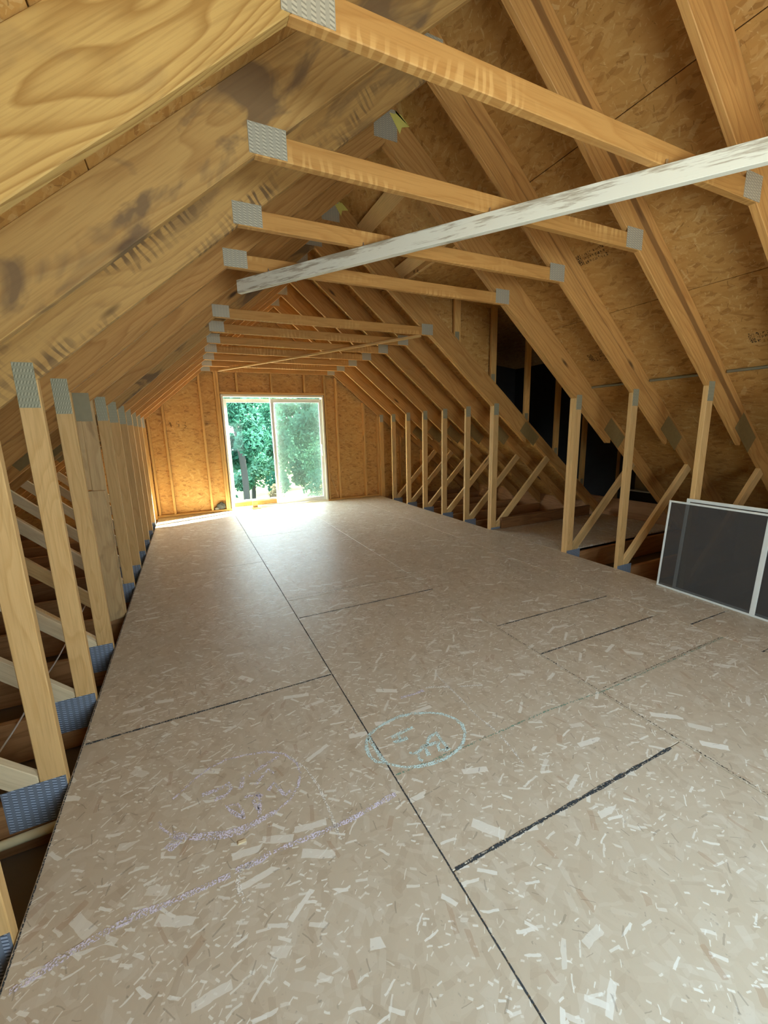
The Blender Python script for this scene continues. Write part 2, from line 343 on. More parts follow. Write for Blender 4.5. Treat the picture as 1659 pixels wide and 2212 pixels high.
def block(name, c, size, mat, parent=None, rot=None, bev=0.002):
    """box; local axes as given by rot (4x4), long side on local X"""
    key = ('blk', name, tuple(round(s, 4) for s in size), mat.name); me = CACHE.get(key)
    if me is None:
        bm = bmesh.new(); bmesh.ops.create_cube(bm, size=1.0); bmesh.ops.scale(bm, vec=size, verts=bm.verts[:]); bevel(bm, min(bev, min(size)*0.3))
        me = bpy.data.meshes.new(name); bm.to_mesh(me); bm.free(); CACHE[key] = me
    return link(name, me, parent, mat, Matrix.Translation(c) @ (rot if rot is not None else Matrix()))
def beam(name, p0, p1, width, thick, mat, parent=None, up=(0, 0, 1), bev=0.002):
    """board from p0 to p1; thick is measured along 'up'"""
    p0, p1, up = Vector(p0), Vector(p1), Vector(up); x = (p1-p0).normalized(); z = (up-up.dot(x)*x).normalized(); y = z.cross(x)
    return block(name, (p0+p1)/2, ((p1-p0).length, width, thick), mat, parent, Matrix((x, y, z)).transposed().to_4x4(), bev)
def tube(name, pts, r, mat, parent=None, n=8):
    cu = bpy.data.curves.new(name, 'CURVE'); cu.dimensions = '3D'; cu.bevel_depth = r; cu.bevel_resolution = 2; cu.use_fill_caps = True
    s = cu.splines.new('BEZIER'); s.bezier_points.add(len(pts)-1)
    for b, p in zip(s.bezier_points, pts): b.co = p; b.handle_left_type = b.handle_right_type = 'AUTO'
    t = bpy.data.objects.new(name, cu); me = bpy.data.meshes.new_from_object(t); bpy.data.objects.remove(t); bpy.data.curves.remove(cu)
    return link(name, me, parent, mat)
def sheet(name, corner, ux, uy, lx, ly, th, mat, parent, bev=0.0015):
    """sheet with local XY in its face; corner is the low corner of the visible face, thickness goes to -normal(ux x uy)"""
    ux, uy = Vector(ux).normalized(), Vector(uy).normalized(); n = ux.cross(uy)
    c = Vector(corner)+ux*lx/2+uy*ly/2-n*th/2
    return block(name, c, (lx, ly, th), mat, parent, Matrix((ux, uy, n)).transposed().to_4x4(), bev)
def poly_sheet(name, poly, y, th, mat, parent):
    """wall sheet from an XZ polygon, face at y looking to -y (local X=x, local Y=z)"""
    cx = sum(p[0] for p in poly)/len(poly); cz = sum(p[1] for p in poly)/len(poly)
    bm = bmesh.new(); a = [bm.verts.new((x-cx, z-cz, 0)) for x, z in poly]; b = [bm.verts.new((x-cx, z-cz, -th)) for x, z in poly]; k = len(a)
    bm.faces.new(a); bm.faces.new(b[::-1])
    for i in range(k): bm.faces.new((a[i], b[i], b[(i+1) % k], a[(i+1) % k]))
    bmesh.ops.recalc_face_normals(bm, faces=bm.faces[:])
    me = bpy.data.meshes.new(name); bm.to_mesh(me); bm.free()
    m = Matrix.Translation((cx, y, cz)) @ Matrix(((1, 0, 0, 0), (0, 0, -1, 0), (0, 1, 0, 0), (0, 0, 0, 1)))
    return link(name, me, parent, mat, m)
def strip(name, pts, w, z, mat, parent, jitter=0.0):
    """flat ribbon lying on the floor along a polyline (a drawn line)"""
    P = []
    for (a, b) in zip(pts[:-1], pts[1:]):
        d = math.hypot(b[0]-a[0], b[1]-a[1]); k = max(1, int(d/0.04))
        P += [(a[0]+(b[0]-a[0])*t/k, a[1]+(b[1]-a[1])*t/k) for t in range(k)]
    P.append(pts[-1]); c = (sum(p[0] for p in P)/len(P), sum(p[1] for p in P)/len(P))
    V, Fc = [], []
    for i, p in enumerate(P):
        q0 = P[max(0, i-1)]; q1 = P[min(len(P)-1, i+1)]; d = math.hypot(q1[0]-q0[0], q1[1]-q0[1]) or 1
        nx, ny = -(q1[1]-q0[1])/d, (q1[0]-q0[0])/d; h = w/2*(1+random.uniform(-jitter, jitter))
        V += [(p[0]+nx*h-c[0], p[1]+ny*h-c[1], 0), (p[0]-nx*h-c[0], p[1]-ny*h-c[1], 0)]
    for i in range(len(P)-1): Fc.append((2*i, 2*i+1, 2*i+3, 2*i+2))
    me = bpy.data.meshes.new(name); me.from_pydata(V, [], Fc)
    return link(name, me, parent, mat, Matrix.Translation((c[0], c[1], z)))

# ------------------------------------------------------------------ dimensions
S = 0.8333                      # roof slope 10 in 12
WID, HK, HC, XR = 4.34, 1.695, 2.506, 2.17
T = 0.038
YT = {1: 1.290, 2: 1.8996, 3: 2.5092, 4: 3.1188, 4.5: 3.7638, 5: 4.4088, 6: 5.0184, 7: 5.628, 8: 6.2376, 9: 6.8472, 10: 7.4568}
YF, YB = -0.95, 8.16            # inner faces of the two gable walls
A = math.atan(S)
def mir(p): return [(WID-x, z) for x, z in p]
def top(x): return 2.0-S*(x-WID) if x > XR else 2.0+S*x

# ------------------------------------------------------------------ floor
floor = tag(empty('floor'), kind='structure')
def floor_rows():
    cols = [(0.004, 1.233, 2.123), (1.236, 2.466, 0.885), (2.469, 3.698, 1.705), (3.701, 4.336, 1.498)]
    for x0, x1, j in cols:
        ys = sorted([YF]+[j+2.44*k for k in range(-3, 5) if YF+0.2 < j+2.44*k < 8.0]+[8.07])
        for a, b in zip(ys[:-1], ys[1:]):
            sheet('floor_panel', (x0, b-0.002, 0), (0, -1, 0), (1, 0, 0), b-a-0.004, x1-x0, 0.018, M['floor_osb'], floor)
    for x0, x1 in ((4.339, 5.56), (5.564, 7.0)):
        sheet('floor_panel', (x0, 3.20, 0), (1, 0, 0), (0, 1, 0), x1-x0, 4.405-3.20, 0.018, M['floor_osb'], floor)
    # dark strip that paints in the shade of the long joints
    for x in (1.2345, 2.4675, 3.6995):
        block('joint', (x, (YF+8.0)/2, -0.013), (8.0-YF, 0.012, 0.006), M['gap'], floor, Matrix.Rotation(math.pi/2, 4, 'Z'))
    block('ceiling_lining', (2.17, 3.2, -0.275), (9.6, 10.2, 0.02), M['drywall'], floor)
floor_rows()
ZL = 0.0012
def line(pts, w, m, j=0.35): return strip('painted_line', pts, w, ZL, M[m], floor, j)
line([(1.247, 0.886), (2.395, 0.880)], 0.014, 'tar'); line([(2.485, 1.709), (3.600, 1.700)], 0.011, 'tar')
line([(0.02, 2.125), (1.228, 2.121)], 0.011, 'tar'); line([(2.49, 2.128), (3.645, 2.110)], 0.010, 'tar')
line([(3.705, 1.499), (4.135, 1.496)], 0.010, 'tar'); line([(3.69, 1.088), (4.25, 1.09)], 0.012, 'tar')
line([(1.245, 2.954), (2.46, 2.951)], 0.010, 'tar'); line([(1.255, 3.380), (2.42, 3.352)], 0.006, 'tar_thin')
line([(1.235, 1.305), (1.579, 1.300), (2.101, 1.305), (2.51, 1.280), (2.975, 1.289), (3.7, 1.295)], 0.009, 'green')
line([(2.51, 1.300), (3.68, 1.305)], 0.006, 'tar_thin'); line([(2.478, 0.3), (2.478, 2.1)], 0.007, 'tar_thin')
line([(1.2345, -0.3), (1.2345, 7.6)], 0.006, 'tar', 0.2); line([(0.010, -0.3), (0.010, 7.9)], 0.005, 'tar', 0.1)
MARKS = {
'c_blue': [(0.016, [(1.227,1.384),(1.198,1.405),(1.185,1.444),(1.189,1.489),(1.204,1.529),(1.233,1.565),(1.287,1.59),(1.352,1.605),(1.421,1.612),(1.49,1.599),(1.566,1.568),(1.618,1.532),(1.655,1.476),(1.664,1.422),(1.645,1.371),(1.609,1.333),(1.576,1.308),(1.526,1.292),(1.468,1.283),(1.411,1.287),(1.351,1.299),(1.298,1.321),(1.262,1.35),(1.238,1.373),(1.227,1.412),(1.225,1.464),(1.224,1.513),(1.226,1.549)]),
  (0.017, [(1.519,1.325),(1.518,1.38),(1.522,1.432),(1.482,1.423),(1.453,1.401),(1.456,1.381),(1.49,1.382),(1.507,1.379),(1.485,1.36),(1.478,1.334),(1.499,1.323),(1.526,1.327)]),
  (0.017, [(1.419,1.33),(1.429,1.377),(1.448,1.391)]), (0.014, [(1.452,1.383),(1.428,1.39),(1.394,1.372),(1.365,1.369),(1.351,1.385)]),
  (0.012, [(1.382,1.36),(1.371,1.332),(1.38,1.317)]), (0.018, [(1.314,1.472),(1.349,1.467),(1.386,1.466)]), (0.016, [(1.32,1.501),(1.361,1.508),(1.402,1.513),(1.443,1.516)]), (0.014, [(1.357,1.501),(1.349,1.467)])],
'c_purple': [(0.018, [(1.491,1.737),(1.555,1.733),(1.635,1.735)]),
  (0.012, [(0.359,1.521),(0.366,1.487),(0.399,1.444)]), (0.026, [(0.399,1.444),(0.459,1.404),(0.519,1.376),(0.579,1.353),(0.625,1.346),(0.691,1.353),(0.76,1.364)]),
  (0.010, [(0.76,1.364),(0.818,1.39),(0.862,1.438),(0.886,1.495),(0.886,1.556),(0.848,1.633),(0.781,1.683),(0.699,1.706),(0.609,1.72),(0.542,1.705),(0.492,1.677),(0.44,1.635),(0.399,1.603)]),
  (0.014, [(0.646,1.386),(0.643,1.429),(0.63,1.463),(0.589,1.478),(0.61,1.435),(0.643,1.392)]), (0.016, [(0.698,1.37),(0.713,1.443),(0.709,1.474),(0.689,1.455),(0.698,1.401)]),
  (0.016, [(0.506,1.571),(0.579,1.57),(0.606,1.581),(0.617,1.551),(0.593,1.527),(0.55,1.526)]), (0.014, [(0.666,1.588),(0.65,1.534)]), (0.020, [(0.688,1.583),(0.738,1.604),(0.822,1.632)]),
  (0.012, [(0.707,1.523),(0.768,1.582),(0.786,1.547)]), (0.014, [(0.749,1.471),(0.777,1.5),(0.789,1.463),(0.803,1.421),(0.832,1.429)]), (0.014, [(0.658,1.483),(0.701,1.478),(0.724,1.455)]),
  (0.022, [(0.391,1.199),(0.461,1.199),(0.539,1.201),(0.58,1.2)]), (0.022, [(0.595,1.208),(0.646,1.206),(0.68,1.206),(0.712,1.216)]), (0.024, [(0.031,1.155),(0.123,1.178),(0.205,1.195),(0.308,1.208),(0.391,1.199)]), (0.020, [(0.72,1.214),(0.86,1.206),(1.0,1.204),(1.20,1.225)]), (0.05, [(0.40,1.415),(0.42,1.385)])],
'c_white': [(0.014, [(1.656,1.75),(1.714,1.731),(1.784,1.694)]), (0.014, [(1.834,1.671),(1.891,1.65),(1.952,1.624)]),
  (0.010, [(1.777,1.84),(1.774,1.679),(1.771,1.529),(1.765,1.434),(1.775,1.365),(1.781,1.301),(1.776,1.247),(1.765,1.18),(1.754,1.109)]),
  (0.010, [(0.868,1.608),(0.914,1.508),(0.937,1.4),(0.942,1.278),(0.943,1.153)]), (0.012, [(0.611,1.094),(0.601,1.14),(0.6,1.17),(0.613,1.199),(0.647,1.21)])]}
for m, L in MARKS.items():
    for w, pts in L: strip('chalk_mark', pts, w, ZL+0.0006, M[m], floor, 0.3)

# ------------------------------------------------------------------ roof (the ceiling of this attic)
ceil = tag(empty('ceiling'), kind='structure')
CS = math.hypot(1, S)
def roof():
    rows = [(XR+0.002, 3.008), (3.011, 3.947), (3.950, 4.885), (4.888, 5.820), (5.823, 6.60)]
    joints = ([1.309, 3.138, 5.037, 7.476], [2.528, 4.43, 6.257])
    for r, (x0, x1) in enumerate(rows):
        for side in (1, -1):
            ys = [YF]+joints[(r+(side < 0)) % 2]+[YB+0.012]
            spans = []
            for a, b in zip(ys[:-1], ys[1:]):
                if side > 0 and r > 0:
                    if a < 3.195: spans.append((a, min(b, 3.195)))
                    if b > 4.50: spans.append((max(a, 4.50), b))
                else: spans.append((a, b))
            for a, b in spans:
                if b-a < 0.05: continue
                xa, xb = (x0, x1) if side > 0 else (WID-x0, WID-x1)
                L = (x1-x0)*CS
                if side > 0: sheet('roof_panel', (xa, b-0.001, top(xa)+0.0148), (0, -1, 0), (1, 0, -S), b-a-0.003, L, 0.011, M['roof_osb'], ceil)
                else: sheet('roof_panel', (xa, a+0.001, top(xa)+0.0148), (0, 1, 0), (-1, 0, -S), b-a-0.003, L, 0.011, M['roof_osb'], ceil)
    # felt and shingles on the outside
    n = 0.034
    def felt(side, x0, x1, y0, y1):
        L = (x1-x0)*CS; xa = x0 if side > 0 else WID-x0
        if side > 0: sheet('roofing', (xa, y1, 2.0-S*(x0-WID)+n*CS), (0, -1, 0), (1, 0, -S), y1-y0, L, 0.012, M['roofing'], ceil)
        else: sheet('roofing', (xa, y0, 2.0-S*(x0-WID)+n*CS), (0, 1, 0), (-1, 0, -S), y1-y0, L, 0.012, M['roofing'], ceil)
    felt(-1, XR-0.02, 6.75, YF-0.2, YB+0.2); felt(1, XR-0.02, 3.01, YF-0.2, YB+0.2)
    felt(1, 3.0, 6.75, YF-0.2, 3.20); felt(1, 3.0, 6.75, 4.505, YB+0.2)
    prism('leak_seal', [(2.96, top(2.96)+0.014), (3.02, top(3.02)+0.014), (3.02, 3.16), (2.96, 3.16)], 3.10, 4.60, M['roofing'], ceil)  # unseen piece added to block daylight leaking at the alcove roof gap
    prism('alcove_header', [(3.0095, 3.05), (3.045, 3.05), (3.045, 3.17), (3.0095, 3.17)], 3.16, 4.50, M['purlin'], ceil, 0)
    # flat boards under the sheathing across the wide bay
    def flat(name, xa, xb):
        xm = (xa+xb)/2; nz = Vector((S, 0, 1)).normalized(); z = top(xm)
        c0 = Vector((xm, 3.197, z))-nz*0.019; c1 = Vector((xm, 4.407, z))-nz*0.019
        beam(name, c0, c1, (xb-xa)*CS, 0.036, M['purlin'], ceil, nz)
    flat('roof_board', 2.478, 2.592); flat('roof_board', 2.905, 3.005)
    # low sloping ceiling of the side alcove
    d = Vector((1, 0, -0.12)).normalized()
    sheet('alcove_panel', (3.046, 6.95, 3.082), (0, -1, 0), d, 3.77, 4.05, 0.011, M['roof_osb'], ceil)
    for sx in (-1, 1):
        x = -2.22 if sx < 0 else 6.56
        block('eave_board', (x, 3.2, 0.0), (10.0, 0.03, 0.56), M['chord'], ceil, Matrix.Rotation(math.pi/2, 4, 'Z'))
roof()
def stamp(cx, cy, w, h, rows, seed):
    """printed grade stamp on the underside of the right roof slope"""
    R = random.Random(seed); ux, uy = Vector((0, -1, 0)), Vector((1, 0, -S)).normalized(); n = ux.cross(uy)
    V, Fc = [], []
    def q(x, y, a, b):
        i = len(V); V.extend([(x, y, 0), (x+a, y, 0), (x+a, y+b, 0), (x, y+b, 0)]); Fc.append((i, i+1, i+2, i+3))
    q(-w/2, -h/2, w*0.22, h*0.9)
    for r in range(rows):
        x = -w/2+w*0.27
        while x < w/2-0.01:
            a = R.uniform(0.006, 0.02); q(x, -h/2+h*r/rows, a, h/rows*R.uniform(0.5, 0.8)); x += a+R.uniform(0.003, 0.012)
    me = bpy.data.meshes.new('grade_stamp'); me.from_pydata(V, [], Fc)
    c = Vector((cx, cy, top(cx)))-n*0.0006
    link('grade_stamp', me, ceil, M['ink'], Matrix.Translation(c) @ Matrix((ux, uy, n)).transposed().to_4x4())
stamp(3.535, 2.40, 0.25, 0.10, 3, 1); stamp(4.35, 1.60, 0.16, 0.10, 3, 2); stamp(4.28, 2.82, 0.26, 0.11, 3, 3)

# ------------------------------------------------------------------ roof trusses
deepL = [(-0.59, HK-S*0.59), (XR, HK+S*XR), (XR, 2.0+S*XR), (-0.59, 2.0-S*0.59)]
tailL = [(-0.592, 2.0-0.183-S*0.592), (-0.592, 2.0-S*0.592), (-2.2, 2.0-S*2.2), (-2.2, 2.0-0.183-S*2.2)]
studL = [(-0.089, -0.02), (0, -0.02), (0, HK), (-0.089, HK-S*0.089)]
def webpoly():
    x1 = (1.817+S*WID+4.364)/(1+S); x2 = (1.817+S*WID+4.49)/(1+S)
    return [(4.432, -0.02), (4.470, -0.02), (x2, x2-4.49), (x1, x1-4.364), (4.432, 0.068)]
webR = webpoly()
collar = [(0.972, HC), (WID-0.972, HC), (WID-0.972-0.1068, HC+0.089), (0.972+0.1068, HC+0.089)]
def plate(x, z, w, h, y, par, mat='plate', ang=0.0, name='nail_plate', turn=0.0):
    p = [(x-w/2, z-h/2), (x+w/2, z-h/2), (x+w/2, z+h/2), (x-w/2, z+h/2)]
    if ang:
        c, s = math.cos(ang), math.sin(ang); p = [(x+(a-x)*c-(b-z)*s, z+(a-x)*s+(b-z)*c) for a, b in p]
    return prism(name, p, y-0.0025, y, M[mat], par, ang+turn, 0)
LM = {1: 'rafter_bold', 2: 'rafter_smudged', 3: 'rafter_burnish', 4: 'rafter', 6: 'rafter_smudged'}
TL = {1: 'roof truss nearest the camera, bold-grained left rafter overhead and collar at top edge',
      2: 'second roof truss from camera, dark knots and water-like smudges on its left rafter',
      3: 'third roof truss from camera, left rafter covered in brown rippled planer smudges',
      4: 'doubled roof truss on near side of the dark alcove, fourth collar from camera',
      5: 'doubled roof truss on far side of the dark alcove, thin batten starting at its collar',
      6: 'first single truss beyond the dark alcove and its doubled neighbour',
      7: 'second single truss beyond the doubled truss at the dark alcove',
      8: 'middle truss of the six far trusses, third from the gable wall truss',
      9: 'second-last full truss before the sliding door wall, in front of the sunlit one',
      10: 'last full truss before the sliding door wall, left stud catching sun'}
def truss(i):
    y = YT[i]; dbl = i in (4, 5)
    r = tag(empty('roof_truss', (XR, y, 0)), TL[i], 'truss', 'attic roof trusses')
    prism('top_chord', deepL, y, y+T, M[LM.get(i, 'rafter')], r, A)
    prism('top_chord', mir(deepL), y, y+T, M[{2: 'rafter_band', 3: 'rafter_crack'}.get(i, 'rafter')], r, -A)
    prism('chord_tail', tailL, y, y+T, M['rafter'], r, A); prism('chord_tail', mir(tailL), y, y+T, M['rafter'], r, -A)
    prism('collar_beam', collar, y, y+T, M['collar'], r, 0.0)
    prism('knee_stud', studL, y, y+T, M['stud'], r, math.pi/2); prism('knee_stud', mir(studL), y, y+T, M['stud'], r, math.pi/2)
    prism('web', webR, y, y+T, M['web'], r, math.pi/4); prism('web', mir(webR), y, y+T, M['web_lit_pale'], r, -math.pi/4)
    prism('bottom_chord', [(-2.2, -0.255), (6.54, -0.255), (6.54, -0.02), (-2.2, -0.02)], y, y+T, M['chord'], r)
    if dbl:
        y1 = y+T+0.001
        prism('top_chord', mir(deepL), y1, y1+T, M['rafter'], r, -A); prism('chord_tail', mir(tailL), y1, y1+T, M['rafter'], r, -A)
        prism('knee_stud', mir(studL), y1, y1+T, M['stud'], r, math.pi/2); prism('web', mir(webR), y1, y1+T, M['web'], r, math.pi/4)
    plate(1.028, HC+0.058, 0.152, 0.108, y, r); plate(WID-1.028, HC+0.062, 0.152, 0.118, y, r)
    plate(-0.045, 1.665, 0.080, 0.205, y, r, 'plate_knee', turn=math.pi/2); plate(WID+0.045, 1.650, 0.078, 0.15, y, r, 'plate_knee', turn=math.pi/2)
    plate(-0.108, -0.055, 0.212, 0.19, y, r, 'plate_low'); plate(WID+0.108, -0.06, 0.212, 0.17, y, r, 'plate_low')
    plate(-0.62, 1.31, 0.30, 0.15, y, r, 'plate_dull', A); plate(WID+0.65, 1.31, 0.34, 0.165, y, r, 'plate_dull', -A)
    plate(XR, 3.62, 0.19, 0.20, y, r, 'plate')
    if i in (4, 5):
        t = strip('paper_tag', [(-0.03, 0), (0.05, 0.01), (0.06, 0.03)], 0.10, 0, M['paper'], None, 0.5)
        t.matrix_world = Matrix.Translation((XR+0.115, y-0.006, 3.67)) @ Matrix.Rotation(math.pi/2, 4, 'X') @ Matrix.Rotation(0.5, 4, 'Z')
        t.parent = r; t.location = (0.115, -0.006, 3.67)
        sm = t.modifiers.new('thickness', 'SOLIDIFY'); sm.thickness = 0.001
    return r
for i in (1, 2, 3, 4, 5, 6, 7, 8, 9, 10): truss(i)
def half():
    y = YT[4.5]; r = tag(empty('half_truss', (0.0, y, 0)), 'left-side half truss opposite the dark alcove, its wall stud patched with grey scab boards', 'truss', 'attic roof trusses')
    prism('top_chord', deepL, y, y+T, M['rafter'], r, A); prism('chord_tail', tailL, y, y+T, M['rafter'], r, A)
    prism('knee_stud', studL, y, y+T, M['scab'], r, math.pi/2); prism('web', mir(webR), y, y+T, M['web'], r, -math.pi/4)
    prism('bottom_chord', [(-2.2, -0.255), (4.3, -0.255), (4.3, -0.02), (-2.2, -0.02)], y, y+T, M['chord'], r)
    prism('scab_board', [(-0.128, -0.05), (-0.008, -0.03), (-0.004, 1.016), (-0.126, 1.02)], y-0.030, y-0.001, M['scab'], r, math.pi/2)
    prism('scab_board', [(-0.12, 1.025), (-0.088, 1.025), (-0.082, 1.54), (-0.118, 1.54)], y-0.02, y-0.001, M['scab'], r, math.pi/2)
    plate(-0.068, 1.64, 0.106, 0.205, y-0.002, r, 'plate_flat', 0.0, 'flat_plate')
half()

# ------------------------------------------------------------------ far gable wall
wb = tag(empty('wall_back', (XR, YB, 0)), kind='structure')
def gable_wall():
    rg = 3.80
    D0, D1, DZ = 1.235, 3.145, 2.125
    poly_sheet('strand_board', [(-2.2, -0.25), (0.30, -0.25), (0.30, 2.0+S*0.3-0.004), (-2.2, 2.0-S*2.2)], YB, 0.011, M['wall_osb'], wb)
    poly_sheet('strand_board', [(0.303, -0.25), (D0, -0.25), (D0, 2.0+S*D0-0.004), (0.303, 2.0+S*0.303-0.004)], YB, 0.011, M['wall_osb'], wb)
    poly_sheet('strand_board', [(D0+0.002, DZ), (XR-0.001, DZ), (XR-0.001, rg), (D0+0.002, 2.0+S*D0)], YB+0.012, 0.011, M['wall_osb'], wb)
    poly_sheet('strand_board', [(XR+0.001, DZ), (D1-0.002, DZ), (D1-0.002, top(D1)), (XR+0.001, rg)], YB+0.012, 0.011, M['wall_osb'], wb)
    poly_sheet('strand_board', [(D1, -0.25), (4.04, -0.25), (4.04, top(4.04)-0.004), (D1, top(D1)-0.004)], YB, 0.011, M['wall_osb'], wb)
    poly_sheet('strand_board', [(4.043, -0.25), (6.55, -0.25), (6.55, top(6.55)), (4.043, top(4.043)-0.004)], YB, 0.011, M['wall_osb'], wb)
    for p in ([(-2.25, -0.3), (D0, -0.3), (D0, 2.03+S*D0), (-2.25, 2.03-S*2.25)], [(D1, -0.3), (6.6, -0.3), (6.6, top(6.6)+0.03), (D1, top(D1)+0.03)], [(D0, DZ), (D1, DZ), (D1, top(D1)+0.03), (XR, 3.84), (D0, 2.03+S*D0)]):
        poly_sheet('house_wrap', p, YB+0.028, 0.01, M['roofing'], wb)
    y0, y1 = YB-0.089, YB-0.001
    def stud(x0, x1, z0, z1, name='wall_stud'): prism(name, [(x0, z0), (x1, z0), (x1, z1 if not callable(z1) else z1(x1)), (x0, z1 if not callable(z1) else z1(x0))], y0, y1, M['frame'], wb, math.pi/2)
    ul = lambda x: (HK+S*x if x < XR else HK+S*(WID-x))-0.002
    stud(0.02, 0.058, 0.04, ul); stud(0.262, 0.300, 0.04, ul); stud(0.880, 0.918, 0.04, ul)
    stud(1.142, 1.180, 0.04, HC); stud(1.182, 1.220, 0.04, HC)
    stud(3.160, 3.198, 0.04, HC); stud(3.394, 3.432, 0.04, lambda x: min(ul(x), 99)); stud(3.985, 4.023, 0.04, ul); stud(4.300, 4.338, 0.04, ul)
    for x in (1.51, 2.13, 2.757): stud(x, x+0.038, 2.165, HC, 'cripple_stud')
    for x in (-0.45, -1.0, 4.85, 5.4): stud(x, x+0.038, -0.02, lambda x: top(x)-0.02)
    prism('header', [(1.222, 2.126), (3.158, 2.126), (3.158, 2.163), (1.222, 2.163)], y0, y1, M['frame'], wb)
    for a, b in ((-0.02, 1.240), (3.140, 4.36)): prism('sole_plate', [(a, 0.001), (b, 0.001), (b, 0.039), (a, 0.039)], y0, y1, M['frame'], wb)
    # flat gable truss in front of the framing
    y2, y3 = YB-0.129, YB-0.091
    sl = [(-0.59, HK-S*0.59), (XR, HK+S*XR), (XR, HK+0.305+S*XR), (-0.59, HK+0.305-S*0.59)]
    prism('gable_chord', sl, y2, y3, M['rafter'], wb, A); prism('gable_chord', mir(sl), y2, y3, M['rafter'], wb, -A)
    prism('gable_chord', tailL, y2, y3, M['rafter'], wb, A); prism('gable_chord', mir(tailL), y2, y3, M['rafter'], wb, -A)
    prism('gable_collar', collar, y2, y3, M['collar'], wb)
    prism('gable_stud', studL, y2, y3, M['frame'], wb, math.pi/2); prism('gable_stud', mir(studL), y2, y3, M['frame'], wb, math.pi/2)
    plate(1.028, HC+0.05, 0.15, 0.10, y2, wb); plate(WID-1.028, HC+0.05, 0.15, 0.10, y2, wb); plate(-0.045, 1.66, 0.08, 0.20, y2, wb); plate(WID+0.045, 1.66, 0.08, 0.15, y2, wb)
    prism('bottom_chord', [(-2.2, -0.255), (6.54, -0.255), (6.54, -0.02), (-2.2, -0.02)], y2, y3, M['chord'], wb)
    # stencilled figures on the boards
    def ink(strokes, ox, oz, s, w, mat):
        for k, pts in enumerate(strokes):
            o = strip('board_stamp', [(a*s, b*s) for a, b in pts], w, 0, M[mat], None, 0.3)
            c = o.location.copy(); o.matrix_world = Matrix.Translation((ox+c.x, YB-0.0015, oz+c.y)) @ Matrix.Rotation(math.pi/2, 4, 'X')
            o.parent = wb; o.location = Vector((ox+c.x, YB-0.0015, oz+c.y))-wb.location
    ink([[(0, 1), (.25, .55)], [(0, .55), (.4, .45)], [(.3, .8), (.3, 0)]], 0.35, 1.56, 0.11, 0.016, 'ink')
    ink([[(.5, 1), (.1, 1), (.1, .6), (.45, .5), (.4, .1), (0, .05)]], 0.465, 1.56, 0.10, 0.016, 'ink')
    ink([[(0, .95), (.4, .9), (.2, .55), (.45, .3), (.1, 0)]], 0.575, 1.54, 0.11, 0.016, 'ink')
    ink([[(0, 0), (0, 1), (.7, 1), (.7, 0), (0, 0)], [(.2, .15), (.35, .8), (.5, .15)]], 0.375, 0.34, 0.11, 0.008, 'ink_soft')
    for k in range(5): ink([[(0, 0), (0, 1)], [(0, .5), (.35, .6), (.4, 0)]], 0.50+k*0.055, 0.34, 0.09, 0.008, 'ink_soft')
    for k in range(6): ink([[(0, 0), (.1, 1)], [(0.2, 0), (.3, .9)]], 0.93+k*0.028, 1.58, 0.09, 0.010, 'ink' if k < 2 else 'ink_soft')
gable_wall()

# ------------------------------------------------------------------ sliding door
dr = tag(empty('door_1', (2.19, 8.13, 0)), kind='structure')
def door():
    def fr(name, x0, x1, z0, z1, ya, yb, mat='vinyl', par=dr): 
        v = (z1-z0) > (x1-x0)
        return prism(name, [(x0, z0), (x1, z0), (x1, z1), (x0, z1)], ya, yb, M[mat], par, math.pi/2 if v else 0.0, 0.003)
    X0, X1, Z1 = 1.236, 3.144, 2.123
    fr('jamb', X0, X0+0.035, 0.0, Z1, 8.07, 8.22); fr('jamb', X1-0.035, X1, 0.0, Z1, 8.07, 8.22)
    fr('head_jamb', X0+0.035, X1-0.035, Z1-0.04, Z1, 8.07, 8.22); fr('threshold', X0+0.035, X1-0.035, 0.001, 0.032, 8.075, 8.22)
    fr('track', X0+0.04, X1-0.04, 0.034, 0.05, 8.125, 8.135, 'alu')
    def sash(xa, xb, ya, yb, nm, bottom):
        s = empty(nm, (xa, ya, 0)); s.parent = dr; s.location = Vector((xa, ya, 0))-dr.location
        fr('stile', xa, xa+0.055, 0.036, 2.055, ya, yb, 'white', s); fr('stile', xb-0.055, xb, 0.036, 2.055, ya, yb, 'white', s)
        fr('rail', xa+0.055, xb-0.055, 1.985, 2.055, ya, yb, 'white', s); fr('rail', xa+0.055, xb-0.055, 0.036, bottom, ya, yb, 'white', s)
        fr('pane', xa+0.05, xb-0.05, bottom-0.004, 1.99, (ya+yb)/2-0.003, (ya+yb)/2+0.003, 'glass', s)
        return s
    sash(X0+0.036, 2.165, 8.165, 8.20, 'fixed_panel', 0.165)
    s = sash(2.110, X1-0.037, 8.120, 8.155, 'sliding_panel', 0.105)
    h = tube('handle', [(3.075, 8.118, 1.16), (3.072, 8.085, 1.13), (3.062, 8.070, 1.05), (3.072, 8.085, 0.97), (3.075, 8.118, 0.94)], 0.011, M['white'], s)
    m = fr('insect_screen', 2.16, X1-0.05, 0.06, 2.02, 8.206, 8.208, 'door_screen')
door()
b = tag(empty('wooden_block', (1.66, 8.05, 0.0)), 'small pale wooden block standing at the foot of the left door panel', 'block')
prism('block_body', [(1.612, 0.001), (1.704, 0.001), (1.704, 0.155), (1.612, 0.155)], 8.028, 8.066, M['stud'], b, math.pi/2)
prism('block_foot', [(1.60, 0.001), (1.76, 0.001), (1.76, 0.03), (1.60, 0.03)], 7.95, 8.026, M['stud'], b)
b = prism('wooden_strip', [(1.30, 0.052), (2.09, 0.052), (2.09, 0.128), (1.30, 0.128)], 8.140, 8.160, M['collar'], None)
tag(b, 'narrow wooden strip standing in the track along the bottom of the left door panel', 'board')
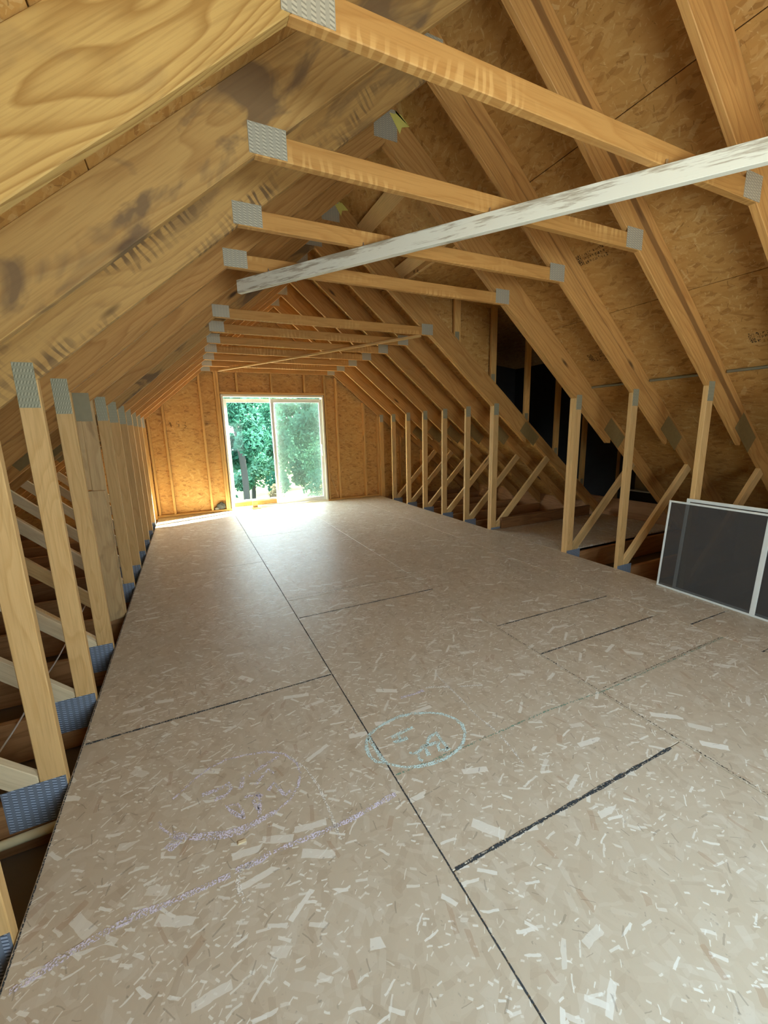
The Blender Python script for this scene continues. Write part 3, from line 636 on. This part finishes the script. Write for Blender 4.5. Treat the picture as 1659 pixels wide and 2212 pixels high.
b = prism('wood_sliver', [(0.612, 0.0), (0.640, 0.0), (0.643, 0.004), (0.615, 0.006)], 1.293, 1.304, M['web_lit_pale'], None, 0.0, 0.001)
tag(b, 'tiny pale wood sliver lying on the floor beside the lilac chalk ring', 'sliver')
# crumpled dark bundle on the sole plate left of the door
def bundle():
    bm = bmesh.new(); bmesh.ops.create_icosphere(bm, subdivisions=3, radius=1.0); R = random.Random(5)
    for v in bm.verts:
        n = math.sin(v.co.x*5+1)*math.cos(v.co.y*6)*0.13+math.sin(v.co.z*8+v.co.x*4)*0.10; v.co *= 1+n
        v.co.x *= 0.078; v.co.y *= 0.034; v.co.z = max(v.co.z, -0.75)*0.072
    me = bpy.data.meshes.new('cloth_bundle'); bm.to_mesh(me); bm.free(); me.materials.append(M['rag'])
    for p in me.polygons: p.use_smooth = True
    r = tag(empty('cloth_bundle', (1.05, 8.115, 0.039)), 'small dark grey crumpled bundle on the wall sole plate left of the door', 'bundle')
    link('bundle_body', me, r, None, Matrix.Translation((1.055, 8.112, 0.039+0.055)))
    me2 = me.copy(); me2.materials.clear(); me2.materials.append(M['rag_pale'])
    link('bundle_fold', me2, r, None, Matrix.Translation((0.975, 8.105, 0.039+0.021)) @ Matrix.Diagonal((0.55, 0.8, 0.38, 1)))
bundle()
b = beam('wooden_stick', (3.220, 8.140, 0.565), (3.366, 8.085, 0.045), 0.016, 0.010, M['stud'], None, (0, 1, 0))
tag(b, 'thin wooden stick leaning against the gable wall right of the door', 'stick')

# ------------------------------------------------------------------ side alcove between the doubled trusses
wr = tag(empty('wall_right', (5.0, 4.49, 0)), kind='structure')
def alcove():
    zc = lambda x: 3.085-0.12*(x-3.02)-0.01
    tt = lambda x: top(x)-0.004
    xs = [3.03, 3.75, 4.34, 5.30, 6.40]
    for a, b_ in zip(xs[:-1], xs[1:]):
        if b_ < 5: poly_sheet('strand_board', [(a+0.001, tt(a)), (b_-0.001, tt(b_)), (b_-0.001, zc(b_)), (a+0.001, zc(a))], 4.502, 0.011, M['roof_osb'], wr)
        poly_sheet('strand_board', [(a+0.001, tt(a)), (b_-0.001, tt(b_)), (b_-0.001, zc(b_)), (a+0.001, zc(a))], 3.192, 0.011, M['roof_osb'], wr)
    poly_sheet('dark_lining', [(3.0, top(3.0)+0.05), (7.05, top(7.05)+0.05), (7.05, 3.2), (3.0, 3.2)], 6.90, 0.011, M['roofing'], wr)  # near-black sheets added to paint in the darkness of the alcove
    sheet('dark_lining', (4.335, 4.52, top(4.335)+0.05), (0, 1, 0), (0, 0, 1), 2.38, 0.88, 0.008, M['roofing'], wr)
    poly_sheet('strand_board', [(6.40, -0.02), (7.0, -0.02), (7.0, zc(7.0)), (6.40, zc(6.4))], 3.192, 0.011, M['roof_osb'], wr)
    for x in (3.76, 4.335, 4.94, 5.545, 6.15):
        a, b_ = x-0.044, x+0.044
        prism('alcove_stud', [(a, tt(a)), (b_, tt(b_)), (b_, zc(b_)), (a, zc(a))], 4.425, 4.463, M['frame'], wr, math.pi/2)
        plate(x-0.01, tt(x)+0.05, 0.06, 0.10, 4.4245, wr, 'plate_flat')
    prism('rim_board', [(4.50, 0.001), (6.30, 0.001), (6.30, 0.155), (4.50, 0.155)], 4.368, 4.406, M['rim'], wr)
    sheet('alcove_end', (7.0, 7.0, -0.35), (0, -1, 0), (0, 0, 1), 4.0, 3.4, 0.012, M['roofing'], wr)  # near-black end sheet, the dimness there put into its colour
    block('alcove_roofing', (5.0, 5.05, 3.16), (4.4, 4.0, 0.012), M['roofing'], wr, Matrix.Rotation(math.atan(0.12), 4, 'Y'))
    for yy in (3.178, 4.524): block('alcove_cladding', (5.1, yy, 1.75), (4.2, 0.008, 2.9), M['roofing'], wr) if False else None
    for y in (3.35, 4.40): prism('alcove_stud', [(6.955, 0.0), (6.993, 0.0), (6.993, zc(7.0)), (6.955, zc(7.0))], y, y+0.038, M['frame'], wr, math.pi/2)
alcove()
g = tag(empty('wall_panel', (6.95, 3.85, 0)), 'grey sheet standing on a pale ledge in the dim far end of the alcove', 'panel')
beam('panel_sheet', (6.95, 4.09, 0.54), (6.95, 3.45, 0.54), 0.30, 0.02, M['foam'], g, (1, 0, 0))
beam('ledge', (6.93, 4.16, 0.375), (6.93, 3.40, 0.375), 0.10, 0.02, M['alu'], g, (0, 0, 1))
beam('ledge_support', (6.96, 4.16, 0.182), (6.96, 3.40, 0.182), 0.03, 0.363, M['gap'], g, (0, 0, 1))

# ------------------------------------------------------------------ near gable wall (behind the camera)
wf = tag(empty('wall_front', (XR, YF, 0)), kind='structure')
def front():
    X0, X1, Z0, Z1 = 0.7, 2.7, 0.70, 1.9; y = YF-0.001
    for p in ([(-2.2, -0.25), (X0, -0.25), (X0, 2.0+S*X0), (-2.2, 2.0-S*2.2)], [(X1, -0.25), (6.55, -0.25), (6.55, top(6.55)), (X1, top(X1))],
              [(X0, -0.25), (X1, -0.25), (X1, Z0), (X0, Z0)], [(X0, Z1), (X1, Z1), (X1, top(X1)), (XR, 3.80), (X0, 2.0+S*X0)]):
        poly_sheet('strand_board', p, y, 0.011, M['wall_osb'], wf)
    w = tag(empty('window_1', (2.3, YF-0.05, 1.3)), kind='structure')
    for a, c in ((X0, X0+0.05), (1.68, 1.72), (X1-0.05, X1)): prism('window_frame', [(a, Z0), (c, Z0), (c, Z1), (a, Z1)], YF-0.09, YF-0.015, M['white'], w, math.pi/2)
    for a, c in ((Z0, Z0+0.05), (Z1-0.05, Z1)): prism('window_frame', [(X0, a), (X1, a), (X1, c), (X0, c)], YF-0.085, YF-0.02, M['white'], w)
    prism('window_pane', [(X0+0.02, Z0+0.02), (X1-0.02, Z0+0.02), (X1-0.02, Z1-0.02), (X0+0.02, Z1-0.02)], YF-0.056, YF-0.05, M['glass'], w, 0, 0)
front()

# ------------------------------------------------------------------ braces, rods, cable, screens
r = tag(empty('brace_board', (2.0, 2.0, 2.45)), 'long board with worn white paint nailed diagonally under the four near collars', 'board')
beam('board', (1.065, 3.345, 2.458), (3.165, 0.525, 2.458), 0.038, 0.088, M['worn'], r)
for i in (1, 2, 3, 4):
    y = YT[i]+0.019; t = (y-3.345)/(0.525-3.345); x = 1.065+2.1*t
    for d in (-0.045, 0.05):
        yy = y-(0.024 if d < 0 else 0.028); tt_ = (yy-3.345)/(0.525-3.345); tube('nail', [(1.065+2.1*tt_, yy, 2.495), (1.067+2.1*tt_, yy, 2.528)], 0.0016, M['nail'], r)
b = beam('brace_batten', (1.225, 7.80, 2.490), (3.215, 4.40, 2.490), 0.036, 0.026, M['stud'], None)
tag(b, 'thin pale batten running diagonally under the far collars towards the door wall', 'batten')
RL = ['dull metal strip under right roof, in the bay nearest the camera', 'dull metal strip under right roof, middle one of the three bays', 'dull metal strip under right roof, in the bay next to the alcove']
nz = Vector((S, 0, 1)).normalized()
for (a, b_), lab in zip(((1.335, 1.895), (1.945, 2.505), (2.555, 3.115)), RL):
    p = Vector((4.565, 0, top(4.565)))-nz*0.0125; r = tag(empty('metal_strip', (p.x, a, p.z)), lab, 'strip', 'metal strips under the right roof')
    tube('strip_bar', [(p.x, a+0.01, p.z), (p.x, (a+b_)/2, p.z), (p.x, b_-0.005, p.z)], 0.012, M['rod'], r)
    tube('strip_tip', [(p.x, a+0.001, p.z), (p.x, a+0.012, p.z)], 0.0105, M['alu'], r)
b = tube('pale_rod', [(-0.80, 1.868, -0.187), (-0.3, 1.870, -0.168), (0.02, 1.872, -0.158)], 0.019, M['rod_wood'])
tag(b, 'pale round wooden rod lying beside the second truss below the left floor edge', 'rod')
b = tube('cable', [(-0.36, 1.70, -0.012), (-0.335, 2.06, 0.012), (-0.335, 2.53, -0.014), (-0.33, 2.75, 0.000), (-0.325, 3.14, -0.012), (-0.34, 3.8, -0.013), (-0.36, 4.6, -0.014)], 0.0045, M['cable'])
tag(b, 'thin white cable strung over the ceiling joists behind the left wall studs', 'cable')

def screen(name, label, p0, length, height, lean, bars, fw, ft, mats, z0=0.0):
    """framed insect screen standing on its long edge; p0 near-floor far corner, runs towards -y"""
    r = tag(empty(name, p0), label, 'screen', 'insect screens leaning on the right wall studs')
    p0 = Vector(p0); d = Vector((-0.052, -1, 0)).normalized(); up = Vector((lean, 0, 1)).normalized(); n = d.cross(up)
    q = lambda s, h: p0+d*s+up*h
    beam('bottom_rail', q(0, fw/2), q(length, fw/2), ft, fw, M[mats], r, up); beam('top_rail', q(0, height-fw/2), q(length, height-fw/2), ft, fw, M[mats], r, up)
    for s, w in [(fw/2, fw), (length-fw/2, fw)]: beam('stile', q(s, fw), q(s, height-fw), w, ft, M[mats], r, n)
    for s, w in bars: beam('middle_bar', q(s, fw), q(s, height-fw), w, ft*0.9, M[mats], r, n)
    c = (q(fw*0.6, fw*0.6)+q(length-fw*0.6, height-fw*0.6))/2
    beam('screen_mesh', q(fw*0.7, height/2), q(length-fw*0.7, height/2), height-fw*1.6, 0.0012, M['mesh'], r, n, 0)
screen('window_screen', 'front insect screen with thin pale frame and a wide middle bar, leaning at right', (4.247, 2.068, 0.001), 1.62, 0.762, 0.075, [(0.705, 0.034)], 0.016, 0.010, 'alu')
screen('window_screen', 'rear insect screen with thicker pale top rail, behind the thin framed one at right', (4.262, 1.945, 0.001), 1.60, 0.792, 0.082, [], 0.026, 0.012, 'alu')

# ------------------------------------------------------------------ outdoors beyond the door
GZ = -3.3
def lawn():
    bm = bmesh.new(); bmesh.ops.create_grid(bm, x_segments=24, y_segments=24, size=60)
    for v in bm.verts: v.co.z = 0.15*math.sin(v.co.x*0.2)*math.cos(v.co.y*0.17)
    me = bpy.data.meshes.new('lawn'); bm.to_mesh(me); bm.free()
    tag(link('lawn', me, None, M['grass'], Matrix.Translation((5, 72, GZ))), kind='structure')
lawn()
def tree(name, label, x, y, h, spread, mat, seed, n=4200, low=0.1, leaf=0.19):
    R = random.Random(seed); r = tag(empty(name, (x, y, GZ)), label, 'tree', 'trees beyond the door')
    tube('trunk', [(x, y, GZ), (x+0.15, y, GZ+h*0.4), (x-0.05, y+0.1, GZ+h*0.8)], 0.06+0.008*h, M['bark'], r)
    cl = []
    for k in range(26):
        a = R.uniform(0, 6.283); t = R.uniform(low, 1.0); rad = spread*math.sqrt(max(0.05, 1-(2*t-0.9)**2))*R.uniform(0.3, 1.0)
        cl.append((rad*math.cos(a), rad*math.sin(a), h*t, R.uniform(0.5, 1.1)*spread*0.38))
    V, Fc = [], []
    for k in range(n):
        cx, cy, cz, cr = R.choice(cl)
        while True:
            d = Vector((R.uniform(-1, 1), R.uniform(-1, 1), R.uniform(-1, 1)))
            if 0.2 < d.length < 1: break
        c = Vector((cx, cy, cz))+d*cr; s = leaf*R.uniform(0.6, 1.4)
        u = Vector((R.uniform(-1, 1), R.uniform(-1, 1), R.uniform(-1, 1))).normalized(); w = u.orthogonal().normalized()*0.32
        i = len(V); fold = u.cross(w).normalized()*0.12
        V += [c-u*s*0.5, c+w*s+fold*s, c+u*s*0.5, c-w*s+fold*s]; Fc += [(i, i+1, i+2), (i, i+2, i+3)]
    me = bpy.data.meshes.new('foliage'); me.from_pydata([v[:] for v in V], [], Fc)
    link('foliage', me, r, M[mat], Matrix.Translation((x, y, GZ)))
tree('leafy_tree', 'cool blue-green tree filling the left pane of the sliding door', 2.3, 16.2, 7.0, 1.75, 'leaf_a', 1, 9000, 0.20)
tree('leafy_tree', 'pale green leafy tree filling the right pane of the sliding door', 6.9, 18.4, 7.6, 2.1, 'leaf_b', 2, 15000, 0.26)
tree('leafy_tree', 'tall green tree at the back, in the top right corner of the right door pane', 11.6, 27.5, 9.0, 3.4, 'leaf_a', 4, 9000, 0.12, 0.28)
tree('leafy_tree', 'tall pale tree at the back between the two door panes', 4.0, 26.5, 8.8, 3.3, 'leaf_b', 5, 9000, 0.20, 0.28)
tree('blossom_bush', 'cream-leaved bush low in the right door pane', 5.0, 13.4, 3.2, 0.85, 'leaf_c', 6, 3000, 0.3, 0.12)
tree('blossom_bush', 'cream-tipped bush low in the middle of the left door pane', 2.9, 12.4, 3.1, 0.6, 'leaf_c', 7, 1500, 0.4, 0.11)
tree('leafy_tree', 'broad green tree in the back row behind the right door pane', 9.3, 34.5, 9.5, 3.0, 'leaf_a', 8, 9000, 0.15, 0.34)
tree('leafy_tree', 'small dense tree directly behind the right half of the right door pane', 7.4, 22.8, 7.4, 1.9, 'leaf_a', 9, 8000, 0.30, 0.22)
